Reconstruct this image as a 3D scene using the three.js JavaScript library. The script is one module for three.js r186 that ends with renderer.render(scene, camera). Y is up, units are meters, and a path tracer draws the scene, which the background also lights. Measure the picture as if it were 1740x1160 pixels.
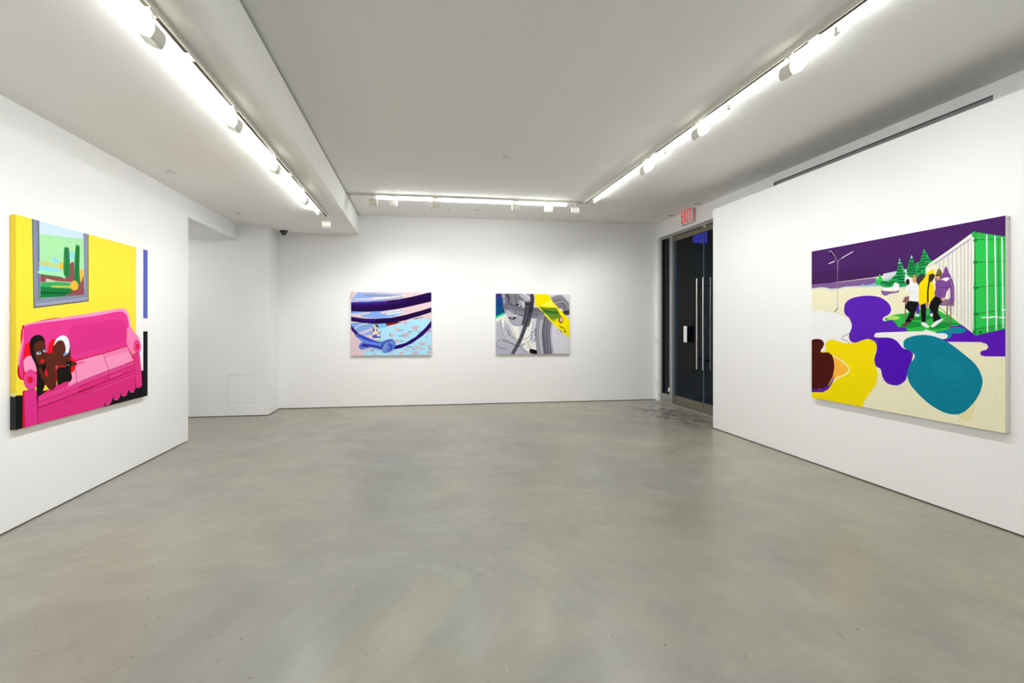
import * as THREE from 'three';
import { RoundedBoxGeometry } from 'three/addons/geometries/RoundedBoxGeometry.js';
import { mergeGeometries } from 'three/addons/utils/BufferGeometryUtils.js';
import { FontLoader } from 'three/addons/loaders/FontLoader.js';
import { TextGeometry } from 'three/addons/geometries/TextGeometry.js';
import { RectAreaLightUniformsLib } from 'three/addons/lights/RectAreaLightUniformsLib.js';

// ---------------------------------------------------------------- camera, sky, light, exposure
const scene = new THREE.Scene();
scene.background = new THREE.Color().setRGB(0.010, 0.012, 0.018);          // night outside the glass doors
const camera = new THREE.PerspectiveCamera(64.4575, 1740 / 1160, 0.05, 80);
camera.position.set(0, 1.45, 0);
camera.rotation.y = -THREE.MathUtils.degToRad(9.775);
camera.setViewOffset(1740, 1160, 0, 28.5, 1740, 1160);                     // the lens is shifted down, verticals stay upright
scene.add(camera);
RectAreaLightUniformsLib.init();
const TUBE = { down: 40, wall: 9, room: 16, glow: 4, color: new THREE.Color(0.99, 0.992, 1) };   // radiance of a fluorescent tube, by side
const HEAD = { side: 0.95, back: 1.3, color: new THREE.Color(1, 0.99, 0.97) };                       // intensity of the wall-washing heads
const renderer = new THREE.WebGLRenderer({ antialias: true });
renderer.toneMapping = THREE.LinearToneMapping;
renderer.toneMappingExposure = 2.37;
renderer.shadowMap.enabled = true;

// ---------------------------------------------------------------- helpers
let seed = 20241;
const rnd = () => { seed = (seed * 1664525 + 1013904223) >>> 0; return seed / 4294967296; };
const used = {};
function numbered(name) { const n = used[name] = (used[name] ?? -1) + 1; return n ? name + '_' + String(n).padStart(3, '0') : name; }
function mesh(name, geo, mat, parent = scene) {
  const m = new THREE.Mesh(geo, mat); m.name = parent === scene ? numbered(name) : name;
  m.castShadow = m.receiveShadow = true; parent.add(m); return m;
}
function tag(o, label, category, group) { o.userData = { label, category }; if (group) o.userData.group = group; return o; }
function thing(name, label, category, group, pos = [0, 0, 0]) {
  const g = new THREE.Group(); g.name = numbered(name); g.position.set(...pos); scene.add(g); return tag(g, label, category, group);
}
function structure(o) { o.userData.kind = 'structure'; return o; }
function copy(o, label) { const c = o.clone(); c.name = numbered(o.name.replace(/_\d\d\d$/, '')); if (label) c.userData = { ...o.userData, label }; scene.add(c); return c; }
function box(x0, x1, y0, y1, z0, z1) { const g = new THREE.BoxGeometry(x1 - x0, y1 - y0, z1 - z0); g.translate((x0 + x1) / 2, (y0 + y1) / 2, (z0 + z1) / 2); return metric(g); }
function rbox(x0, x1, y0, y1, z0, z1, r = 0.003, seg = 2) { const g = new RoundedBoxGeometry(x1 - x0, y1 - y0, z1 - z0, seg, r); g.translate((x0 + x1) / 2, (y0 + y1) / 2, (z0 + z1) / 2); return g; }
function metric(g) {                                                       // texture coordinates in metres, by the way a face looks
  g = g.index ? g.toNonIndexed() : g; g.computeVertexNormals();
  const p = g.attributes.position, n = g.attributes.normal, uv = new Float32Array(p.count * 2);
  for (let i = 0; i < p.count; i++) {
    const ax = Math.abs(n.getX(i)), ay = Math.abs(n.getY(i)), az = Math.abs(n.getZ(i));
    const [u, v] = ax > ay && ax > az ? [p.getZ(i), p.getY(i)] : ay > az ? [p.getX(i), -p.getZ(i)] : [p.getX(i), p.getY(i)];
    uv[2 * i] = u; uv[2 * i + 1] = v;
  }
  g.setAttribute('uv', new THREE.BufferAttribute(uv, 2)); return g;
}
function join(list) { return mergeGeometries(list.map((g) => { const c = g.index ? g.toNonIndexed() : g; for (const k of Object.keys(c.attributes)) if (!['position', 'normal', 'uv'].includes(k)) c.deleteAttribute(k); return c; })); }
function shape(points, holes = []) {
  const s = new THREE.Shape(points.map((p) => new THREE.Vector2(...p)));
  for (const h of holes) s.holes.push(new THREE.Path(h.map((p) => new THREE.Vector2(...p))));
  return s;
}
const rect = (a0, a1, b0, b1) => [[a0, b0], [a1, b0], [a1, b1], [a0, b1]];
// a slab whose outline lies in (z, y), from x0 to x1
function slabX(points, holes, x0, x1) {
  const g = new THREE.ExtrudeGeometry(shape(points.map(([z, y]) => [-z, y]), holes.map((h) => h.map(([z, y]) => [-z, y]))), { depth: x1 - x0, bevelEnabled: false });
  g.rotateY(Math.PI / 2); g.translate(x0, 0, 0); return metric(g);
}
function slabZ(points, holes, z0, z1) { const g = new THREE.ExtrudeGeometry(shape(points, holes), { depth: z1 - z0, bevelEnabled: false }); g.translate(0, 0, z0); return metric(g); }
function cyl(r, len, axis = 'y', seg = 20, r2 = r) { const g = new THREE.CylinderGeometry(r, r2, len, seg); if (axis === 'x') g.rotateZ(Math.PI / 2); if (axis === 'z') g.rotateX(Math.PI / 2); return g; }

// ---------------------------------------------------------------- textures
function lattice(w, h, s) { let k = s >>> 0; const a = new Float32Array(w * h); for (let i = 0; i < a.length; i++) { k = (k * 1664525 + 1013904223) >>> 0; a[i] = k / 2147483648 - 1; } return { w, h, a }; }
const LAT = Array.from({ length: 16 }, (_, i) => lattice(256, 256, 977 * (i + 3)));
function noise(i, x, y) {
  const L = LAT[i].a; let xi = Math.floor(x), yi = Math.floor(y), fx = x - xi, fy = y - yi; fx = fx * fx * (3 - 2 * fx); fy = fy * fy * (3 - 2 * fy);
  const x0 = xi & 255, x1 = (xi + 1) & 255, y0 = (yi & 255) << 8, y1 = ((yi + 1) & 255) << 8;
  const a = L[y0 + x0], b = L[y0 + x1], c = L[y1 + x0], d = L[y1 + x1];
  return a + (b - a) * fx + (c - a) * fy + (a - b - c + d) * fx * fy;
}
function canvas(w, h) { const c = document.createElement('canvas'); c.width = w; c.height = h; return c; }
function canvasTexture(c, srgb = true) { const t = new THREE.CanvasTexture(c); if (srgb) t.colorSpace = THREE.SRGBColorSpace; t.anisotropy = 8; return t; }
function grain(size, f) {                                                  // a small repeating grey tile
  const d = new Uint8Array(size * size * 4);
  for (let y = 0; y < size; y++) for (let x = 0; x < size; x++) { const v = Math.max(0, Math.min(255, f(x, y))), o = 4 * (y * size + x); d[o] = d[o + 1] = d[o + 2] = v; d[o + 3] = 255; }
  const t = new THREE.DataTexture(d, size, size); t.wrapS = t.wrapT = THREE.RepeatWrapping; t.magFilter = THREE.LinearFilter; t.minFilter = THREE.LinearMipmapLinearFilter; t.generateMipmaps = true; t.needsUpdate = true; return t;
}
const rollerTile = grain(256, (x, y) => 128 + 60 * noise(0, x / 2, y / 2) + 40 * noise(1, x / 4, y / 4));   // paint-roller stipple
rollerTile.repeat.set(2.4, 2.4);

// polished concrete, as a function of the place on the floor
function concrete(x, z, out) {
  const wx = x + 0.35 * noise(0, x * 0.9, z * 0.9), wz = z + 0.35 * noise(1, x * 0.9 + 7, z * 0.9);
  const big = noise(2, wx * 0.55, wz * 0.55), mid = noise(3, wx * 1.5, wz * 1.7), hue = noise(4, wx * 0.42 + 9, wz * 0.42), hue2 = noise(5, wx * 0.9, wz * 0.8 + 5);
  const a = 0.5 + 1.2 * noise(6, x * 0.35, z * 0.35), ca = Math.cos(a), sa = Math.sin(a);          // the way the trowel went
  const u = ca * wx + sa * wz, v = -sa * wx + ca * wz;
  const sweep = noise(7, u * 2.2, v * 11), sweep2 = noise(8, u * 6, v * 22), fine = noise(9, wx * 24, wz * 24), grit = noise(10, x * 90, z * 90), spot = noise(11, wx * 5.2, wz * 5.2), blot = noise(12, wx * 2.9, wz * 2.9);
  const cloud = noise(9, wx * 9.5 + 3, wz * 11.5); let l = 1 + 0.045 * big + 0.05 * mid + 0.06 * blot + 0.055 * spot + 0.04 * cloud + 0.014 * sweep + 0.02 * sweep2 + 0.035 * fine + 0.02 * grit;
  const pale = Math.max(0, noise(13, u * 3.1 + 11, v * 9) - 0.55) * 0.16; l += pale;
  const warm = 0.050 * hue + 0.026 * hue2 + 0.014 * spot, green = 0.022 * hue2 - 0.016 * hue + 0.010 * blot;
  // tracked-in dirt, in patches in front of the door
  const dx = x - 4.15, dz = z + 8.3, near = Math.exp(-(dx * dx / 0.45 + dz * dz / 1.1)), scuff = near * Math.max(0, 0.22 + 1.2 * noise(14, wx * 6, wz * 7) + 0.9 * noise(15, u * 14, v * 26) + 0.5 * noise(12, wx * 17, wz * 17));
  const dirt = Math.min(1, 1.25 * scuff); l *= 1 - 0.62 * dirt;
  out[0] = l * (1 + warm); out[1] = l * (1 + 0.25 * warm + green); out[2] = l * (1 - 1.15 * warm - 0.4 * green) * (1 + 0.22 * dirt);
}
const FLOOR_TONE = [0.282, 0.269, 0.216];
function floorTexture(x0, x1, z0, z1, w, h, marks) {                       // row 0 of the canvas lies at z0 (the far side)
  const c = canvas(w, h), g = c.getContext('2d'), im = g.createImageData(w, h), o = [0, 0, 0], d = im.data;
  const enc = (v) => 255 * (v <= 0.0031308 ? 12.92 * v : 1.055 * Math.pow(v, 1 / 2.4) - 0.055);
  for (let j = 0; j < h; j++) for (let i = 0; i < w; i++) {
    concrete(x0 + (x1 - x0) * (i + 0.5) / w, z0 + (z1 - z0) * (j + 0.5) / h, o);
    const k = 4 * (j * w + i); for (let q = 0; q < 3; q++) d[k + q] = enc(Math.min(1, FLOOR_TONE[q] * o[q])); d[k + 3] = 255;
  }
  g.putImageData(im, 0, 0);
  const sx = w / (x1 - x0), sz = h / (z1 - z0);
  for (let n = 0; n < marks; n++) {                                        // hair-thin scratches, scuffs and specks
    const x = rnd() * w, y = rnd() * h, t = rnd() * 6.28, len = (0.02 + 0.13 * rnd() * rnd()) * sx, kind = rnd();
    g.strokeStyle = kind < 0.62 ? `rgba(60,54,48,${0.10 + 0.26 * rnd()})` : kind < 0.8 ? `rgba(225,220,205,${0.12 + 0.2 * rnd()})` : `rgba(150,96,66,${0.12 + 0.2 * rnd()})`;
    g.lineWidth = 0.7 + rnd() * 0.8; g.beginPath(); g.moveTo(x, y); g.quadraticCurveTo(x + len * 0.5 * Math.cos(t) + 4 * (rnd() - 0.5), y + len * 0.5 * Math.sin(t) + 4 * (rnd() - 0.5), x + len * Math.cos(t), y + len * Math.sin(t)); g.stroke();
    if (kind > 0.93) { g.fillStyle = `rgba(52,46,42,${0.25 + 0.4 * rnd()})`; g.beginPath(); g.ellipse(y % w, x % h, 1 + 1.6 * rnd(), 1 + rnd(), t, 0, 6.3); g.fill(); }
  }
  const smear = (mx, mz, rx, rz, t, color) => { g.fillStyle = color; g.beginPath(); g.ellipse((mx - x0) * sx, (mz - z0) * sz, rx * sx, rz * sz, t, 0, 6.3); g.fill(); };
  for (let n = 0; n < 46; n++) smear(3.0 + 0.9 * (rnd() + rnd() - 1), -6.35 + 0.8 * (rnd() + rnd() - 1), 0.012 + 0.05 * rnd(), 0.006 + 0.016 * rnd(), -0.4 + rnd(), `rgba(72,58,44,${0.10 + 0.25 * rnd()})`);
  for (let n = 0; n < 60; n++) smear(3.95 + 0.6 * (rnd() + rnd() - 1), -8.3 + 1.1 * (rnd() + rnd() - 1), 0.01 + 0.06 * rnd(), 0.008 + 0.03 * rnd(), rnd() * 3, `rgba(34,32,36,${0.10 + 0.35 * rnd()})`);
  const t = canvasTexture(c); t.wrapS = t.wrapT = THREE.MirroredRepeatWrapping; t.repeat.set(1 / (x1 - x0), 1 / (z1 - z0)); t.offset.set(-x0 / (x1 - x0), z1 / (z1 - z0)); return t;
}
const sealTile = grain(512, (x, y) => 128 + 34 * noise(3, x / 2, y / 2) + 46 * noise(4, x / 8, y / 8) + 40 * noise(5, x / 32, y / 32));
sealTile.repeat.set(0.6, 0.6);

// ---------------------------------------------------------------- materials
const std = (color, roughness, more = {}) => new THREE.MeshStandardMaterial({ color, roughness, metalness: 0, ...more });
const rgb = (r, g, b) => new THREE.Color().setRGB(r, g, b);
const M = {
  wall: std(rgb(0.885, 0.885, 0.88), 0.75, { bumpMap: rollerTile, bumpScale: 0.0004 }),
  ceiling: std(rgb(0.905, 0.905, 0.88), 0.85, { bumpMap: rollerTile, bumpScale: 0.0004 }),
  track: std(rgb(0.74, 0.73, 0.66), 0.4), slot: std(rgb(0.10, 0.085, 0.04), 0.5), copper: std(rgb(0.12, 0.095, 0.05), 0.5, { metalness: 0.3 }),
  head: std(rgb(0.76, 0.755, 0.66), 0.45), lens: std(rgb(0.8, 0.8, 0.75), 0.25), holder: std(rgb(0.55, 0.55, 0.53), 0.5), batten: std(rgb(0.85, 0.85, 0.83), 0.4),
  tube: std(rgb(0.9, 0.9, 0.88), 0.3, { emissive: TUBE.color, emissiveIntensity: TUBE.glow }),
  steel: std(rgb(0.40, 0.395, 0.38), 0.42, { metalness: 0.55 }), bronze: std(rgb(0.235, 0.205, 0.155), 0.42, { metalness: 0.7 }), chrome: std(rgb(0.66, 0.63, 0.58), 0.22, { metalness: 1 }), blackened: std(rgb(0.02, 0.02, 0.022), 0.4, { metalness: 0.5 }),
  glass: new THREE.MeshPhysicalMaterial({ color: rgb(0.72, 0.80, 0.86), roughness: 0.02, transmission: 1, thickness: 0, ior: 1.45, specularIntensity: 0.22, side: THREE.DoubleSide }),
  glassEdge: std(rgb(0.10, 0.19, 0.24), 0.15), gasket: std(rgb(0.012, 0.012, 0.014), 0.6),
  plastic: std(rgb(0.78, 0.78, 0.76), 0.4), cover: std(rgb(0.74, 0.735, 0.72), 0.5), dark: std(rgb(0.025, 0.025, 0.025), 0.35), paper: std(rgb(0.82, 0.82, 0.9), 0.8), vent: std(rgb(0.27, 0.27, 0.28), 0.6),
  rawCanvas: std(rgb(0.74, 0.72, 0.66), 0.9), brass: std(rgb(0.42, 0.22, 0.08), 0.4, { metalness: 0.6 }),
  dome: new THREE.MeshPhysicalMaterial({ color: rgb(0.012, 0.012, 0.014), roughness: 0.12, clearcoat: 1, clearcoatRoughness: 0.05 }),
  pavement: std(rgb(0.05, 0.06, 0.09), 0.7), brownWall: std(rgb(0.16, 0.12, 0.09), 0.9), tealWall: std(rgb(0.07, 0.12, 0.13), 0.9),
};

// ---------------------------------------------------------------- the room
const XL = -2.83, XF = -1.04, XR = 4.52, XP = 4.065, ZB = -9.858, ZA = -9.19, ZO = -7.33, ZR = 3.2;
const HM = 3.383, HL = 3.03, HD = 2.79, GAP = 0.012;
// floor
{
  const mats = [[-2.9, 4.2, -5.4, -1.2, 2048, 1640, 1150], [-5.4, 4.8, -10.1, -5.4, 2048, 1100, 420]].map((a) => new THREE.MeshPhysicalMaterial({ map: floorTexture(...a), roughness: 0.42, roughnessMap: null, bumpMap: sealTile, bumpScale: 0.0006, clearcoat: 0.25, clearcoatRoughness: 0.22 }));
  const top = (x0, x1, z0, z1) => { const g = new THREE.PlaneGeometry(x1 - x0, z1 - z0); g.rotateX(-Math.PI / 2); g.translate((x0 + x1) / 2, 0, (z0 + z1) / 2); return metric(g); };
  const slab = box(-5.4, 4.75, -0.2, -0.004, -10.1, ZR + 0.1);
  const g = mergeGeometries([top(-5.4, 4.75, -5.4, ZR + 0.1), join([top(-5.4, 4.75, -10.1, -5.4), slab])], true);
  structure(mesh('floor', g, mats));
}
const cut = (o, g) => mesh('base_runner', g, M.wall, o);                      // the wall stands a finger's breadth off the floor on a set-back runner
{
  const o = structure(mesh('wall_left', slabX([[ZR, GAP], [ZR, HL + 0.05], [ZA, HL + 0.05], [ZA, HD], [ZO, HD], [ZO, GAP]], [], XL - 0.13, XL), M.wall));
  cut(o, box(XL - 0.1, XL - 0.05, 0, GAP, ZO + 0.05, ZR));
}
{
  const o = structure(mesh('wall_back', box(-2.4, XR + 0.12, GAP, HM, ZB - 0.14, ZB), M.wall));
  cut(o, box(-2.4, XR + 0.1, 0, GAP, ZB - 0.1, ZB - 0.05));
}
{                                                                          // the wall end left of the back wall, with its access hatch
  const hatch = rect(-2.975, -2.562, 0.209, 0.66);
  const o = structure(mesh('wall_alcove', join([slabZ(rect(-5.4, -2.37, GAP, HL + 0.05), [hatch], ZA - 0.03, ZA), box(-5.4, -2.37, GAP, HL + 0.05, ZB - 0.14, ZA - 0.03)]), M.wall));
  cut(o, box(-5.4, -2.42, 0, GAP, ZB - 0.1, ZA - 0.05));
  const d = mesh('access_panel', rbox(-2.9725, -2.5635, 0.2105, 0.6568, ZA - 0.026, ZA - 0.0005, 0.001), M.wall);
  tag(d, 'flush white access panel low in the alcove wall', 'access panel');
}
structure(mesh('wall_passage', box(-5.4, XL - 0.13, 0, HD, ZO, ZO + 0.13), M.wall));
structure(mesh('wall_passage_end', box(-5.52, -5.4, 0, HD, ZA, ZO + 0.13), M.wall));
structure(mesh('ceiling_passage', box(-5.4, XL - 0.13, HD, HD + 0.12, ZA, ZO + 0.13), M.ceiling));
structure(mesh('ceiling_lowered', box(XL - 0.13, XF, HL, HM - 0.024, ZB, ZR), M.ceiling));
structure(mesh('ceiling', box(XL - 0.13, XR + 0.12, HM, HM + 0.15, ZB - 0.14, ZR), M.ceiling));
structure(mesh('wall_front', box(XL - 0.13, XR + 0.12, 0, HM, ZR, ZR + 0.12), M.wall));
{                                                                          // the street wall, with the door opening and the air slot
  const o = structure(mesh('wall_right', slabX(rect(ZR, ZB, 0, HM), [rect(-6.72, -9.76, 0, 3.108).map(([z, y]) => [z, Math.max(y, 0.0)]), rect(-3.608, -6.322, 3.158, 3.287), rect(2.8, -6.5, 0.1, 2.98)], XR, XR + 0.12), M.wall));
}
{
  const o = structure(mesh('wall_partition', box(XP, XP + 0.12, GAP, 3.06, -7.0, ZR), M.wall));
  cut(o, box(XP + 0.05, XP + 0.09, 0, GAP, -6.95, ZR));
}

// ---------------------------------------------------------------- glass street doors
{
  const d = new THREE.Group(); d.name = 'door_1'; scene.add(d); structure(d);
  const X = 4.6, T = 3.108;
  mesh('frame', join([rbox(X - 0.035, X + 0.05, 0, T, -9.76, -9.69), rbox(X - 0.035, X + 0.05, 0, T, -6.79, -6.72), rbox(X - 0.035, X + 0.05, T - 0.045, T, -9.69, -6.79)]), M.steel, d);
  for (const z of [-9.29, -7.11]) mesh('mullion', rbox(X - 0.045, X + 0.05, 0, T - 0.045, z - 0.055, z + 0.055), M.steel, d);
  for (const [a, b] of [[-9.69, -9.345], [-7.055, -6.79]]) {
    mesh('sill_panel', rbox(X - 0.025, X + 0.04, 0.004, 0.15, a, b), M.steel, d);
    mesh('side_pane', box(X - 0.004, X + 0.004, 0.15, T - 0.045, a, b), M.glass, d);
    mesh('glazing_gasket', join([box(X - 0.03, X + 0.03, 0.15, T - 0.045, a, a + 0.018), box(X - 0.03, X + 0.03, 0.15, T - 0.045, b - 0.018, b)]), M.gasket, d);
  }
  mesh('threshold', rbox(X - 0.075, X + 0.06, 0.0005, 0.014, -9.24, -7.16, 0.004), M.steel, d);
  const bar = cyl(0.0165, 1.5, 'y', 20), post = cyl(0.010, 0.06, 'x', 14);
  for (const [z0, z1, pull] of [[-9.225, -8.205, -8.305], [-8.195, -7.17, -8.105]]) {
    const leaf = mesh('door_leaf', box(X - 0.006, X + 0.006, 0.16, 2.97, z0, z1), M.glass, d);
    mesh('glass_edge', join([box(X - 0.007, X + 0.007, 0.16, 2.97, z0, z0 + 0.006), box(X - 0.007, X + 0.007, 0.16, 2.97, z1 - 0.006, z1)]), M.glassEdge, leaf);
    mesh('top_rail', rbox(X - 0.022, X + 0.022, 2.965, 3.052, z0, z1), M.bronze, leaf);
    mesh('bottom_rail', rbox(X - 0.022, X + 0.022, 0.02, 0.168, z0, z1), M.bronze, leaf);
    for (const s of [-1, 1]) { const p = mesh('pull_handle', bar, M.chrome, leaf); p.position.set(X + s * 0.064, 1.465, pull); }
    for (const y of [0.87, 2.08]) { const p = mesh('handle_post', join([cyl(0.011, 0.128, 'x', 14)]), M.blackened, leaf); p.position.set(X, y, pull); }
    const lock = mesh('floor_bolt', rbox(X - 0.034, X - 0.02, 0.012, 0.04, z0 < -8.5 ? z1 - 0.12 : z0 + 0.03, z0 < -8.5 ? z1 - 0.08 : z0 + 0.07), M.chrome, leaf);
    const piv = mesh('top_pivot', rbox(X - 0.03, X - 0.015, 3.035, 3.062, z0 < -8.5 ? z1 - 0.14 : z0 + 0.03, z0 < -8.5 ? z1 - 0.09 : z0 + 0.08), z0 < -8.5 ? M.blackened : M.plastic, leaf);
  }
}
{                                                                          // unseen shop window, added to cut light bouncing behind the partition
  const w = new THREE.Group(); w.name = 'added_window_1'; scene.add(w); structure(w);
  const f = [rbox(4.56, 4.62, 0.1, 0.15, -6.5, 2.8), rbox(4.56, 4.62, 2.93, 2.98, -6.5, 2.8)];
  for (let i = 0; i <= 5; i++) f.push(rbox(4.56, 4.62, 0.15, 2.93, -6.5 + i * 1.85, -6.45 + i * 1.85));
  mesh('frame', join(f), M.steel, w);
  for (let i = 0; i < 5; i++) mesh('pane', box(4.586, 4.594, 0.15, 2.93, -6.45 + i * 1.85, -4.65 + i * 1.85), M.glass, w);
}
{                                                                          // notice taped to the glass, curling off at the right
  const g = new THREE.PlaneGeometry(0.215, 0.28, 12, 1), p = g.attributes.position;
  for (let i = 0; i < p.count; i++) { const u = (p.getX(i) + 0.1075) / 0.215; p.setZ(i, 0.004 + 0.05 * u * u); }
  g.rotateY(-Math.PI / 2); g.translate(4.585, 1.285, -8.745);
  const back = g.clone(); back.translate(0.0006, 0, 0); g.computeVertexNormals();
  tag(mesh('paper_notice', g, std(rgb(0.82, 0.82, 0.9), 0.8, { side: THREE.DoubleSide })), 'white sheet of paper taped to the glass door, curling off', 'notice');
}
tag(mesh('window_card', rbox(4.588, 4.592, 0.205, 0.275, -9.47, -9.36, 0.001), M.paper), 'small white card low behind the narrow side window', 'card');

// ---------------------------------------------------------------- outside, by night
{
  const o = thing('building_outside', 'dark brown building wall seen through the glass door', 'building', null, [7.4, 0, -15.2]);
  mesh('wall', box(-1.2, 0.55, -0.1, 7, -0.4, 0.4), M.brownWall, o);
  mesh('wall_panel', box(-1.15, 0.5, 0.6, 3.2, 0.4, 0.43), M.brownWall, o);
  const t = thing('building_outside', 'dark teal building with a blue lit window, across the street', 'building', null, [10.2, 0, -17]);
  mesh('wall', box(-2.6, 3.4, -0.1, 8, -0.4, 0.4), M.tealWall, t);
  mesh('canopy', box(-2.6, 3.4, 2.6, 2.75, 0.4, 1.2), M.tealWall, t);
  const lit = mesh('lit_window', box(-1.35, -0.78, 4.15, 4.72, 0.38, 0.42), std(rgb(0.02, 0.02, 0.06), 0.4, { emissive: rgb(0.018, 0.016, 0.16), emissiveIntensity: 1 }), t);
  const s = mesh('street_outside', box(4.66, 16, -0.16, -0.01, -20, 1), M.pavement); structure(s);
}

// ---------------------------------------------------------------- tracks, heads and tubes
// a track: an open channel under the ceiling from a to b along z (or x), slot downwards
function track(label, y, at, a, b, along, covers, h = 0.038) {
  const o = thing('lighting_track', label, 'light track'), len = b - a, mid = (a + b) / 2;
  const place = (g) => { if (along === 'x') g.rotateY(Math.PI / 2); g.translate(along === 'x' ? mid : at, y, along === 'x' ? at : mid); return g; };
  const w = 0.034, s = 0.025, t = 0.003;
  const prof = [[-w / 2, 0], [-w / 2, -h], [-s / 2, -h], [-s / 2, -h + t], [-w / 2 + t, -h + t], [-w / 2 + t, -t], [w / 2 - t, -t], [w / 2 - t, -h + t], [s / 2, -h + t], [s / 2, -h], [w / 2, -h], [w / 2, 0]];
  const g = new THREE.ExtrudeGeometry(shape(prof), { depth: len, bevelEnabled: false }); g.translate(0, 0, -len / 2);
  mesh('channel', place(g), M.track, o);
  const ins = new THREE.BoxGeometry(w - 2 * t - 0.001, 0.008, len - 0.002); ins.translate(0, -h + 0.0085, 0); mesh('conductor_insert', place(ins), M.slot, o);
  for (const sx of [-1, 1]) { const c = new THREE.BoxGeometry(0.0022, 0.003, len - 0.01); c.translate(sx * 0.006, -h + 0.004, 0); mesh('conductor', place(c), M.copper, o); }
  for (const c of covers) { const k = new RoundedBoxGeometry(s + 0.004, 0.0035, 0.10, 2, 0.001); k.translate(0, -h - 0.0012, c - mid); mesh('joint_cover', place(k), M.track, o); }
  return o;
}
const XTL = -1.298, XTR = 2.575, ZTB = -8.235;
track('white light track along the lowered left ceiling', HL, XTL, -8.10, 2.2, 'z', [-3.39, -5.857]);
track('white light track along the right side of the main ceiling', HM, XTR, -8.19, 2.2, 'z', [-3.19, -5.66]);
track('white light track across the main ceiling before the back wall', HM, ZTB, XF + 0.005, 2.54, 'x', [], 0.022);

// a wall-washing head: mouth towards +x, hung from the underside of the track at the origin
function makeHead() {
  const o = new THREE.Group();
  mesh('track_adapter', rbox(-0.013, 0.013, -0.014, 0.004, -0.045, 0.045, 0.003), M.head, o);
  mesh('stem', join([cyl(0.0085, 0.05, 'y', 16).translate(0, -0.037, 0), cyl(0.013, 0.012, 'y', 16).translate(0, -0.018, 0)]), M.head, o);
  const W = 0.126, y0 = -0.058;
  const outline = new THREE.Path(); outline.moveTo(0.098, -0.028); outline.quadraticCurveTo(0.055, 0.008, -0.012, -0.004); outline.quadraticCurveTo(-0.050, -0.028, -0.046, -0.070); outline.quadraticCurveTo(-0.042, -0.098, -0.022, -0.118);
  const pts = outline.getPoints(14), inner = pts.map((p, i) => { const q = pts[Math.min(i + 1, pts.length - 1)], r = pts[Math.max(i - 1, 0)], tx = q.x - r.x, ty = q.y - r.y, n = Math.hypot(tx, ty); return new THREE.Vector2(p.x - 0.0035 * ty / n * -1 * -1, p.y + 0.0035 * tx / n * -1 * -1); });
  const shell = new THREE.Shape([...pts, ...inner.reverse()]);
  const sg = new THREE.ExtrudeGeometry(shell, { depth: W, bevelEnabled: false }); sg.translate(0, y0, -W / 2); mesh('reflector_shell', sg, M.head, o);
  const cap = new THREE.Shape([...pts, new THREE.Vector2(0.012, -0.108), new THREE.Vector2(0.058, -0.082)]);
  for (const s of [-1, 1]) {
    const cg = new THREE.ExtrudeGeometry(cap, { depth: 0.003, bevelEnabled: true, bevelThickness: 0.001, bevelSize: 0.001, bevelSegments: 2 }); cg.translate(0, y0, s > 0 ? W / 2 - 0.001 : -W / 2 - 0.002);
    const c = mesh('side_cap', cg, M.head, o);
    const r = new THREE.TorusGeometry(0.024, 0.0022, 8, 28, 4.4); r.rotateZ(2.4); r.translate(0.008, y0 - 0.046, s * (W / 2 + 0.003)); mesh('pivot_ring', r, M.head, c);
    mesh('pivot_disc', cyl(0.02, 0.004, 'z', 24).translate(0.008, y0 - 0.046, s * (W / 2 + 0.002)), M.head, c);
  }
  const lens = new THREE.PlaneGeometry(W - 0.008, 0.092); lens.rotateY(Math.PI / 2); lens.rotateZ(-0.62); lens.translate(0.022, y0 - 0.055, 0); mesh('lens', lens, std(rgb(0.8, 0.8, 0.76), 0.25, { side: THREE.DoubleSide, emissive: HEAD.color, emissiveIntensity: 0.5 }), o);
  return o;
}
const headProto = makeHead(); headProto.name = 'track_spotlight';
function head(label, x, y, z, turn, power, swing = 0) {
  const o = headProto.clone(); const K = 0.9; o.scale.setScalar(K); o.name = numbered('track_spotlight'); o.position.set(x, y, z); o.rotation.y = turn; scene.add(o);
  const l = new THREE.SpotLight(HEAD.color, power, 0, 0.85, 1); l.name = 'spotlight_lamp'; l.position.set(0.06, -0.155, 0); l.target.position.set(0.06 + 0.55, -0.155 - 0.84, swing); l.shadow.radius = 2.5; o.add(l, l.target);
  tag(o, label, 'spotlight', 'wall-washing heads on the light tracks'); return o;
}
const ORD = ['first', 'second', 'third', 'fourth', 'fifth', 'sixth'];
[-8.085, -6.53, -5.24, -4.14, -2.93].forEach((z, i) => head(i ? `cream wall-wash spotlight on left track, ${ORD[i]} from the back wall` : 'cream box-shaped spotlight at the far end of the left track', XTL, HL - 0.037, z, i ? Math.PI : Math.PI / 2, i ? HEAD.side : HEAD.back));
[-5.906, -4.689, -3.43].forEach((z, i) => head(`cream wall-wash spotlight on right track, ${ORD[i]} from the far end`, XTR, HM - 0.037, z, 0, HEAD.side * 0.75));
[-0.665, -0.375, 0.257, 1.481, 2.002, 2.43].forEach((x, i) => head(`cream box-shaped spotlight on back track, ${ORD[i]} from the left`, x, HM - 0.021, ZTB, Math.PI / 2 - [0, 0, 0, 0, 0.1, 0.15][i], HEAD.back * [0.9, 0.9, 0.9, 1, 1.1, 2.0][i], [0, 0, 0, 0, 0.15, 0.45][i]));

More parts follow.
